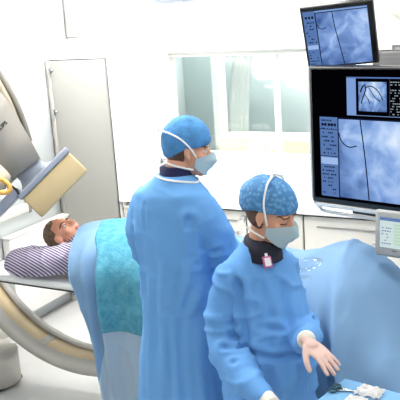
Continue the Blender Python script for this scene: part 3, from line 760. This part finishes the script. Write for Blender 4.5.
capm = obj('surgical_cap', cap_mesh(MH, sc=(.091,.112,.116), off=(0,-.007,.036), back=-.066, side=.014, front=.044, puff=.03), M['cap'], man)
mk = obj('face_mask', mask_mesh(MH), M['mask'], man)
def strap_pts(side, up=True):
    if up: return [(side*.074,.035,-.018),(side*.090,.0,.022),(side*.094,-.045,.055),(side*.072,-.092,.072),(side*.02,-.128,.074),(0,-.130,.074)]
    return [(side*.068,.03,-.078),(side*.074,-.02,-.072),(side*.065,-.07,-.066),(side*.03,-.094,-.062),(0,-.098,-.062)]
for s in (-1, 1):
    obj('strap', tape(MH, strap_pts(s), .0045), M['strap'], mk); obj('strap', tape(MH, strap_pts(s, False), .0045), M['strap'], mk)
bm = bmesh.new(); knot(bm, MH, (0,-.134,.074), .010); tube(bm, smooth_path([MH @ V(p) for p in ((0,-.134,.074),(-.015,-.152,.09),(-.01,-.160,.12))], 5), .0025, 8); tube(bm, smooth_path([MH @ V(p) for p in ((0,-.134,.074),(.01,-.150,.05),(.012,-.146,.02))], 5), .003, 8); obj('upper_knot', bm, M['strap'], mk)
bm = bmesh.new(); knot(bm, MH, (0,-.106,-.064), .013); tube(bm, smooth_path([MH @ V(p) for p in ((0,-.106,-.064),(-.03,-.13,-.085),(-.04,-.135,-.115))], 5), .0035, 8); obj('lower_knot', bm, M['strap'], mk)

# ---- woman in front, looking down at the tray
WO = V((-1.330, 2.845, 0)); WL = local(WO, -40)
wom = thing('person', 'woman in blue surgical gown and mottled cap looking down at the tray', 'person', WO)
hc = WL @ V((-.034, .052, 1.507)); a = R(-6)
WH = frame_from(hc, (math.cos(a)*.36, math.sin(a)*.36, 1), (math.cos(a), math.sin(a), -.44))
def wp_(*pts): return [WL @ V(p) for p in pts]
WA_R = [(.120,-.02,1.255),(.170,-.02,1.13),(.200,.02,.99),(.195,.18,.905),(.175,.335,.88)]
WA_L = [(-.12,-.03,1.255),(-.155,-.06,1.13),(-.165,.01,1.0),(-.105,.17,1.005),(-.028,.325,1.065)]
make_body('body', WH, [
    ([WH @ V((0,-.02,-.04))]+wp_((0,.0,1.375),(0,-.015,1.30)), [.047,.05,.06], 1),
    (wp_((0,0,1.27),(0,0,1.18),(0,0,1.02),(0,0,.88),(0,0,.80)), [.09,.11,.10,.115,.115], .85),
    (wp_((-.10,-.01,1.245),(0,0,1.265),(.10,-.01,1.245)), [.042,.055,.042], 1),
    (wp_(*WA_R), [.038,.04,.036,.032,.026], 1), (wp_(*WA_L), [.038,.036,.036,.032,.026], 1),
    (wp_((-.09,0,.80),(-.10,.01,.45),(-.10,-.02,.10)), [.075,.052,.038], 1), (wp_((.09,0,.80),(.10,.01,.45),(.10,-.02,.10)), [.075,.052,.038], 1)], [], M['skin'], wom, closed=True)
WI = WL.inverted()
cr_w = crease_fn([
    ([(.135,.07,1.24),(.140,.11,1.12),(.135,.13,1.0),(.13,.15,.93)], .0171, .024),
    ([(.21,.09,1.06),(.17,.08,1.03),(.14,.09,1.02)], .0121, .015),
    ([(.23,.10,1.0),(.19,.12,.985),(.15,.12,.99)], .0122, .016),
    ([(.25,.06,.95),(.21,.13,.94),(.165,.16,.95)], .0123, .014),
    ([(.22,.18,.96),(.17,.20,.93)], .0124, .012),
    ([(.10,-.0,1.31),(.13,.06,1.26),(.135,.09,1.2)], .0141, .012),
    ([(.06,.13,1.24),(.04,.16,1.12),(.06,.18,1.0)], .0172, .010),
    ([(-.04,.13,1.22),(-.03,.16,1.1),(-.06,.18,.95)], .0173, .010),
    ([(.13,.16,.985),(.04,.195,.955),(-.08,.19,.965),(-.16,.14,.98)], .0142, .013),
    ([(.10,.17,1.08),(.02,.18,1.06)], .0143, .008),
    ([(.08,.19,.9),(.06,.2,.75),(.08,.18,.5)], .0201, .018),
    ([(-.05,.19,.9),(-.06,.2,.7),(-.05,.18,.5)], .0202, .018),
    ([(-.16,.06,1.18),(-.15,.08,1.08),(-.165,.10,1.0)], .0144, .014),
    ([(-.18,.10,1.03),(-.14,.16,1.03),(-.10,.2,1.03)], .0125, .012)], WL)
def fold_wom(p, n):
    q = WI @ p; t = max(0, min(1, (.95-q.z)/.6)); ang = math.atan2(q.y, q.x)
    v = .010*t*ridge(V((ang*1.6, q.z*.5, 7)), (1.5,1.2,1))
    v += .011*max(0, ridge(q+V((q.z*.4, q.x*.5, 0)), (4, 4, 8)))**4+.006*noise.noise(q*6+V((2,0,0))) + .004*noise.noise(q*9+V((5,0,0)))
    if abs(q.x) > .14 or q.y > .16: v += .010*max(0, ridge(q+V((.3+q.z*.6, q.z*.3, 0)), (4, 4, 10)))**3-.003
    return v+cr_w(q)
gw = gown(WL, [(1.392,.070,.068,0,.010),(1.365,.088,.078,0,.004),(1.335,.115,.088,0,-.002),(1.295,.145,.105,0,-.004),(1.22,.155,.125,0,.0),(1.12,.160,.15,-.004,.012),(1.0,.178,.175,-.02,.022),(.85,.188,.185,-.02,.02),(.6,.20,.155,0,0),(.4,.22,.17,0,0),(.28,.225,.175,0,0)],
     [(WA_R, [.068,.072,.068,.064,.048]), (WA_L, [.062,.060,.060,.060,.05])], fold_wom, wom, M['gownw'])
bm = bmesh.new(); rs = []
for z, r, y in ((1.33,.088,.03),(1.37,.080,.026),(1.40,.070,.022),(1.405,.060,.02)):
    rs.append([WL @ V((r*math.cos(a), y+r*1.0*math.sin(a), z-.012*math.sin(a))) for a in [2*math.pi*k/32 for k in range(32)]])
loft(bm, rs); obj('collar', bm, M['dnavy'], wom)
def cuff_glove(arm, fdir, up, side, curl, tip_off=(0,0,0)):
    e, w_ = WL @ V(arm[-2]), WL @ V(arm[-1]); d = (w_-e).normalized()
    bm = bmesh.new(); tube(bm, [w_-d*.01, w_+d*.03, w_+d*.06, w_+d*.075], [.041,.037,.035,.034], 18); g = M['cuff']
    c = obj('cuff', bm, g, wom)
    obj('glove', hand_bm(w_+d*.065+V(tip_off), fdir, up, side, curl), M['glove'], wom)
cuff_glove(WA_L, V((.84,-.32,-.44)), V((.3,-.2,1)), 1, .12)
cuff_glove(WA_R, V((.75,-.40,-.25)), V((0,0,1)), -1, .5)
for s in (-1, 1):
    obj('shoe', (lambda b: (ell(b, (s*.10, .05, .045), (.043,.12,.045), WL), ell(b, (s*.10, -.03, .06), (.04,.05,.06), WL), remesh(b, .008))[2])(bmesh.new()), M['white'], wom)
bm = bmesh.new(); ell(bm, (0,-.018,.012), (.080,.098,.094), WH); me = remesh(bm, .006)
b2 = bmesh.new(); b2.from_mesh(me); inv = WH.inverted()
bmesh.ops.delete(b2, geom=[v for v in b2.verts if (inv @ v.co).y > .012 or (inv @ v.co).z > .03], context='VERTS')
obj('hair', b2, M['dhair'], wom)
cw = obj('surgical_cap', cap_mesh(WH, sc=(.094,.124,.112), off=(0,-.020,.040), front=.047, side=.026, back=-.035, puff=.08), M['capw'], wom)
mk = obj('face_mask', mask_mesh(WH), M['mask'], wom)
for s in (-1, 1):
    obj('strap', tape(WH, [(s*.072,.03,-.02),(s*.092,.018,.03),(s*.094,.0,.075),(s*.066,-.02,.135),(s*.02,-.03,.157),(0,-.032,.157)], .0042), M['strap'], mk)
    obj('strap', tape(WH, strap_pts(s, False), .004), M['strap'], mk)
bm = bmesh.new(); knot(bm, WH, (0,-.034,.160), .007)
tube(bm, smooth_path([WH @ V(p) for p in ((0,-.034,.160),(.03,-.02,.180),(.045,.01,.192),(.05,.03,.200))], 5), .0042, 8)
tube(bm, smooth_path([WH @ V(p) for p in ((0,-.034,.160),(-.01,-.07,.158),(.01,-.105,.14),(.02,-.13,.115))], 5), .0042, 8); obj('upper_knot', bm, M['strap'], mk)
bm = bmesh.new(); knot(bm, WH, (.01,-.104,-.064), .010); obj('lower_knot', bm, M['strap'], mk)
bp = WL @ V((.020, .112, 1.327)); fr = frame_from(bp, (WL.to_3x3() @ V((0,-.35,.94))), WL.to_3x3() @ V((0,.94,.35)))
bg = obj('badge', B(((-.019,-.004,-.024),(.019,.005,.024)), m=fr, bev=.004), M['pink'], wom)
obj('badge_face', B(((-.013,.004,-.017),(.013,.007,.017)), m=fr, bev=.002), M['badge'], bg)
obj('badge_clip', B(((-.006,-.002,.022),(.006,.004,.036)), m=fr, bev=.001), M['badge'], bg)

# ---- patient lying on the table
PH = frame_from((-2.955, 3.585, 1.062), (-.86, -.20, .46), (.58, -.04, .83))
pat = thing('person', 'patient lying on his back in a striped shirt, arm behind his head', 'person', (-2.2, 3.6, .88))
PR = [(-2.78,3.435,.985),(-2.96,3.355,.960),(-3.135,3.345,.950),(-3.13,3.48,.940),(-3.02,3.56,.935)]
PLA = [(-2.78,3.775,1.0),(-2.62,3.82,.96),(-2.45,3.82,.95),(-2.30,3.82,.95),(-2.18,3.80,.95)]
make_body('body', PH, [
    ([PH @ V((0,-.02,-.05)), V((-2.84,3.60,1.01)), V((-2.76,3.60,1.0))], [.056,.06,.07], 1),
    ([V((-2.78,3.60,.985)), V((-2.60,3.6,1.0)), V((-2.4,3.6,1.01)), V((-2.2,3.6,1.0)), V((-2.05,3.6,.985))], [.095,.105,.105,.105,.10], 1),
    ([V((-2.80,3.45,.98)), V((-2.78,3.6,.99)), V((-2.80,3.76,.98))], [.06,.08,.06], 1),
    ([V(p) for p in (PR[0], PR[2], PR[4])], [.05,.042,.032], 1), ([V(p) for p in PLA], [.05,.045,.042,.036,.03], 1),
    ([V((-2.05,3.51,.98)), V((-1.65,3.51,.965)), V((-1.27,3.52,.935))], [.085,.058,.042], 1), ([V((-2.05,3.69,.98)), V((-1.65,3.69,.965)), V((-1.27,3.68,.935))], [.085,.058,.042], 1),
    ([V((-1.27,3.52,.935)), V((-1.245,3.52,1.0)), V((-1.225,3.53,1.07))], [.042,.036,.026], 1), ([V((-1.27,3.68,.935)), V((-1.245,3.68,1.0)), V((-1.225,3.67,1.07))], [.042,.036,.026], 1)],
    [], M['skinp'], pat)
bm = bmesh.new()
tube(bm, smooth_path([(-2.85,3.60,1.015),(-2.76,3.60,1.01),(-2.6,3.6,1.01),(-2.4,3.6,1.015)], 5), [lerp([0,4,8,15], [.085,.115,.122,.122], k) for k in range(16)], 20, 1.0, True)
tube(bm, smooth_path([(-2.77,3.43,.995),(-2.76,3.6,1.01),(-2.77,3.77,.995)], 5), [lerp([0,5,10],[.078,.10,.078],k) for k in range(11)], 18, 1.0, True)
me = remesh(bm, .010, 3)
displace(me, lambda p, n: .006*max(0, ridge(p, (5,9,5)))**3+.003*noise.noise(p*11))
obj('shirt', me, M['shirt'], pat)
bm = bmesh.new(); P_ = smooth_path(PR, 5)
tube(bm, P_, [lerp([0,5,10,15,20],[.088,.084,.076,.062,.046],k) for k in range(21)], 18, 1.0, True)
me = remesh(bm, .009, 3); displace(me, lambda p, n: .010*max(0, ridge(p+V((0,p.x*.5,0)), (9,4,5)))**3+.004*noise.noise(p*14))
obj('shirt_sleeve', me, M['sleeve'], pat)
bm = bmesh.new(); tube(bm, smooth_path(PLA, 5), [lerp([0,5,10,15,20],[.082,.07,.062,.055,.045],k) for k in range(21)], 18, 1.0, True)
obj('shirt_sleeve', remesh(bm, .010, 3), M['sleeve'], pat)
bm = bmesh.new(); rs = []
for t_, r in ((0,.068),(.03,.072),(.05,.082),(.045,.09)):
    c = V((-2.87+t_*1.2, 3.60, 1.02)); fx = frame_from(c, (-.92,0,.38), (0,1,0))
    rs.append([fx @ V((r*math.cos(a), r*math.sin(a)*1.05, 0)) for a in [2*math.pi*k/28 for k in range(28)]])
loft(bm, rs, cap=False); bmesh.ops.solidify(bm, geom=bm.faces[:], thickness=.004); obj('shirt_collar', bm, M['shirt'], pat)
bm = bmesh.new(); ell(bm, (0,-.024,.042), (.083,.098,.094), PH); ell(bm, (0,-.07,-.005), (.07,.05,.07), PH)
for s in (-1,1): ell(bm, (s*.072,.0,.03), (.014,.035,.04), PH)
me = remesh(bm, .005, 2); b2 = bmesh.new(); b2.from_mesh(me); inv = PH.inverted()
kill = []
for v in b2.verts:
    c = inv @ v.co
    if c.y > .062-.25*max(0, .10-c.z) or (c.z < .03 and c.y > -.005) or (c.y > .03 and c.z < .075): kill.append(v)
bmesh.ops.delete(b2, geom=kill, context='VERTS')
for v in b2.verts: v.co += v.normal*.004*noise.noise(v.co*60)
bmesh.ops.solidify(b2, geom=b2.faces[:], thickness=.006)
obj('hair', b2, M['hair'], pat)
obj('hand', hand_bm(V((-3.035,3.56,.93)), (.9,.42,-.05), (0,0,1), 1, .2, 1, .92), M['skinp'], pat)

# ------------------------------------------------------------------ patient drape
X1 = -.70
hx = [-2.95,-2.84,-2.70,-2.5,-2.3,-2.1,-1.9,-1.7,-1.5,-1.38,-1.29,-1.22,-1.15,-1.05,-.944,-.82,-.70]
hz = [1.125,1.13,1.145,1.155,1.16,1.15,1.11,1.075,1.06,1.082,1.115,1.132,1.118,1.055,.955,.84,.70]
def top_h(X): return lerp(hx, hz, X)
def x_left(v, z):
    if v < .592: return lerp([0,.14,.32,.49,.592], [-2.85,-2.84,-2.805,-2.725,-2.69], v)
    return lerp([.05,.26,.54,.81,.9], [-2.47,-2.506,-2.58,-2.66,-2.69], z)
ZB = .10
def drape_pt(u, v, off=0.0):
    # v: 0 back hem, .14 back edge of the table, .32 top, 1 front hem
    t = max(0, (v-.32)/.68)
    zz = .89-(.89-ZB)*(t-.4)/.6 if t > .4 else .9
    X0 = x_left(v, zz); X = X0+u*(X1-X0)
    h = top_h(X); b = h-.25
    if v <= .14:
        k = v/.14; Y = 3.965-.012*k; z = .50+(min(.9, b)-.50)*k
    elif v <= .32:
        th = (1-(v-.14)/.18)*math.pi/2; Y = 3.6+.352*math.sin(th)**1.0; z = min(.9, b)+(h-min(.9, b))*math.cos(th)**.7
    else:
        s = max(0, (t-.4)/.6); th = min(1, t/.4)*math.pi/2
        fl = lerp([-2.7,-2.2,-1.6,-1.42], [.03,.04,.05,.06], X)
        Y = 3.6-.338*math.sin(th)-fl*s; z = h-.25*(1-math.cos(th))-(b-ZB)*s
        k = min(1, t*2.2)
        Y -= .012*k*math.sin(X*15+1.2*math.sin(X*5)+t*1.3)+.008*k*math.sin(X*33+t*2)
        for f0, f1, w_, am in ((-2.66,.22,.032,.055), (-2.60,.18,.022,-.035), (-2.52,.10,.03,.03), (-1.95,.05,.04,.03), (-1.62,.06,.04,.03)):
            Y -= am*min(1, t*2.5)*math.exp(-((X-f0-f1*t)/w_)**2)
        wf = 1/(1+math.exp(-(X+1.50)/.05))                            # tent below the feet
        if wf > .01:
            rx = -1.21+.30*t; g = math.exp(-((X-rx)/(.085 if X > rx else .06))**2); side = max(0, min(1, (X-rx)/.45))
            fl = .05+.42*g+(.30+.16*side if X > rx else 0)*(1-g)
            Yf = 3.6-.305*math.sin(min(1, t/.4)*math.pi/2)-.06*t-fl*t**.85
            zf = h-(h-ZB)*(.35*t+.65*t**1.5)
            for f0, f1, w_, am in ((-1.43,.06,.035,.06), (-1.36,.10,.025,-.04), (-1.30,.20,.02,.035), (-1.0,.50,.045,.04), (-.92,.25,.035,-.03), (-.86,.4,.03,.025)):
                Yf -= am*min(1, t*2)*math.exp(-((X-f0-f1*t)/w_)**2)
            Y += (Yf-Y)*wf; z += (zf-z)*wf
    p = V((X, Y, z))
    n = .010*noise.noise(V((X*4, v*9, 2)))+.010*max(0, ridge(V((X+v*.6, v, 0)), (5, 6, 1)))**4
    if v > .14: n += .012*max(0, math.sin((X*1.3+v*2.4)*11))**3*min(1, (v-.14)*8)*max(0, 1-t*1.6)
    f = min(1, t/.4)
    p.z += (n+off)*(1-f)*(1 if v > .14 else 0); p.y -= (n*.6+off)*f
    return p
def drape_mesh(u0, u1, v0, v1, nu, nv, off, thick):
    bm = bmesh.new()
    def U(v, i):
        a = u0 if not isinstance(u0, tuple) else lerp(u0[0], u0[1], v); b = u1 if not isinstance(u1, tuple) else lerp(u1[0], u1[1], v)
        return a+(b-a)*i/nu
    rows = [[drape_pt(U(v0+(v1-v0)*j/nv, i), v0+(v1-v0)*j/nv, off) for i in range(nu+1)] for j in range(nv+1)]
    loft(bm, rows, cap=False, closed=False); bmesh.ops.solidify(bm, geom=bm.faces[:], thickness=thick); return bm
dr = tag(obj('patient_drape', drape_mesh(0, 1, 0, 1, 200, 130, 0, .003), M['drape'], angle=80), 'long blue drape covering the patient from chest to feet', 'drape')
tp_ = obj('absorbent_panel', drape_mesh(((.28,.32,.592,.72),(.055,.06,.105,.072)), ((.28,.32,.592,.72),(.21,.218,.245,.227)), .28, .72, 60, 80, .004, .003), M['teal'], dr, angle=80)
lp_ = obj('pale_panel', drape_mesh(((.71,.93,1),(.075,.005,0)), ((.71,1),(.228,.15)), .715, 1.0, 60, 50, .0025, .0025), M['drapel'], dr, angle=80)

# clear tubing lying on the drape
bm = bmesh.new()
tube(bm, smooth_path([(-1.52,3.42,1.07),(-1.42,3.38,1.085),(-1.33,3.36,1.085),(-1.27,3.40,1.12),(-1.33,3.44,1.115),(-1.42,3.42,1.10)], 6), .007, 10)
tube(bm, smooth_path([(-1.50,3.36,1.03),(-1.40,3.34,1.05),(-1.30,3.33,1.06)], 6), .007, 10)
tag(obj('clear_tubing', bm, M['plastic']), 'clear plastic tubing on the drape beside the woman\'s left arm', 'tubing')

# ------------------------------------------------------------------ instrument tray
TM = local((-.895, 2.615, 0), 79)            # local x: along the back edge to the right, y: away from the camera
tr = thing('instrument_table', 'small blue-draped instrument table in the bottom right corner', 'table', TM @ V((.3, -.25, 0)))
obj('table_top', B(((0.006,-.50,.905),(.60,-.006,.942)), m=TM, bev=.008), M['steel'], tr)
bm = bmesh.new(); box(bm, (-.002,-.51,.86), (.61,.002,.95), TM, .008)
obj('cloth_cover', bm, M['traycloth'], tr)
bm = bmesh.new(); tube(bm, [TM @ V((.3,-.25,.91)), TM @ V((.3,-.25,.05))], .022, 14); obj('post', bm, M['steel'], tr)
obj('table_base', B(((.05,-.29,0.02),(.55,-.21,.06)), ((.26,-.45,0.02),(.34,-.05,.06)), m=TM, bev=.01), M['steel'], tr)
ZT = .951
def on_t(x, y, z=0): return TM @ V((x, y, ZT+z))
sc = thing('scissors', 'small steel scissors with dark teal ring handles on the blue tray', 'scissors', on_t(.05,-.09))
for s, (hx_, hy_) in ((-1, (.015,-.116)), (1, (.012,-.080))):
    bm = bmesh.new(); ring = [on_t(hx_+.0125*math.cos(a), hy_+.0145*math.sin(a), .004) for a in [2*math.pi*k/20 for k in range(21)]]
    tube(bm, ring, .0038, 8); obj('ring_handle', bm, M['teals'], sc)
bm = bmesh.new()
tube(bm, [on_t(.027,-.110,.004), on_t(.055,-.092,.004), on_t(.10,-.078,.004)], [.0032,.0036,.0015], 8); tube(bm, [on_t(.024,-.084,.004), on_t(.055,-.090,.0055), on_t(.10,-.076,.004)], [.0032,.0036,.0015], 8)
obj('blade', bm, M['steel'], sc)
def gauze(x0, y0, x1, y1, rot, label):
    bm = bmesh.new(); n = 22; cxm, cym = (x0+x1)/2, (y0+y1)/2; ro = Matrix.Rotation(R(rot), 3, 'Z'); rows = []
    for j in range(n+1):
        row = []
        for i in range(n+1):
            p = V((x0-cxm+(x1-x0)*i/n, y0-cym+(y1-y0)*j/n, 0)); e = min(i, n-i, j, n-j)/n
            p.x += .006*noise.noise(V((j*.3, x0*9, 0))); p.y += .006*noise.noise(V((i*.3, y0*9, 4)))
            q = ro @ p; row.append(on_t(cxm+q.x, cym+q.y, .006+.012*min(1, e*7)+.008*noise.noise(V((i*.28, j*.28, x0*20)))))
        rows.append(row)
    loft(bm, rows, cap=False, closed=False); bmesh.ops.solidify(bm, geom=bm.faces[:], thickness=.008)
    tag(obj('gauze_swab', bm, M['gauze']), label, 'gauze', 'gauze swabs on the tray')
gauze(.085,-.095,.180,-.025,8, 'crumpled white gauze swab beside the scissor tips on the tray')
gauze(.09,-.195,.165,-.118,14, 'white gauze swab at the very bottom edge of the tray')

# ------------------------------------------------------------------ world, camera, view
wd = bpy.data.worlds.new('room_air'); bpy.context.scene.world = wd; wd.use_nodes = True
wd.node_tree.nodes['Background'].inputs[0].default_value = (.9,.95,1,1); wd.node_tree.nodes['Background'].inputs[1].default_value = .3
cam = bpy.data.cameras.new('camera'); co = bpy.data.objects.new('camera', cam); C.objects.link(co)
cam.sensor_width = 36; cam.lens = 790/400*36; cam.clip_start = .05
pi_, ro_, ya = R(13.9), R(3.9), R(29.3)
fw = V((-math.sin(ya)*math.cos(pi_), math.cos(ya)*math.cos(pi_), -math.sin(pi_)))
r0 = V((math.cos(ya), math.sin(ya), 0)); u0 = r0.cross(fw)
rr = r0*math.cos(ro_)-u0*math.sin(ro_); uu = u0*math.cos(ro_)+r0*math.sin(ro_)
cm = Matrix.Identity(4)
for i, c in enumerate((rr, uu, -fw)):
    for k in range(3): cm[k][i] = c[k]
cm.translation = V((0, 0, 2.35)); co.matrix_world = cm
S = bpy.context.scene; S.camera = co
S.view_settings.view_transform = 'Standard'; S.view_settings.look = 'None'; S.view_settings.gamma = 1; S.view_settings.exposure = .02
S.view_settings.use_curve_mapping = False
S.cycles.use_denoising = True; S.cycles.max_bounces = 8; S.cycles.transparent_max_bounces = 12; S.cycles.sample_clamp_indirect = 6
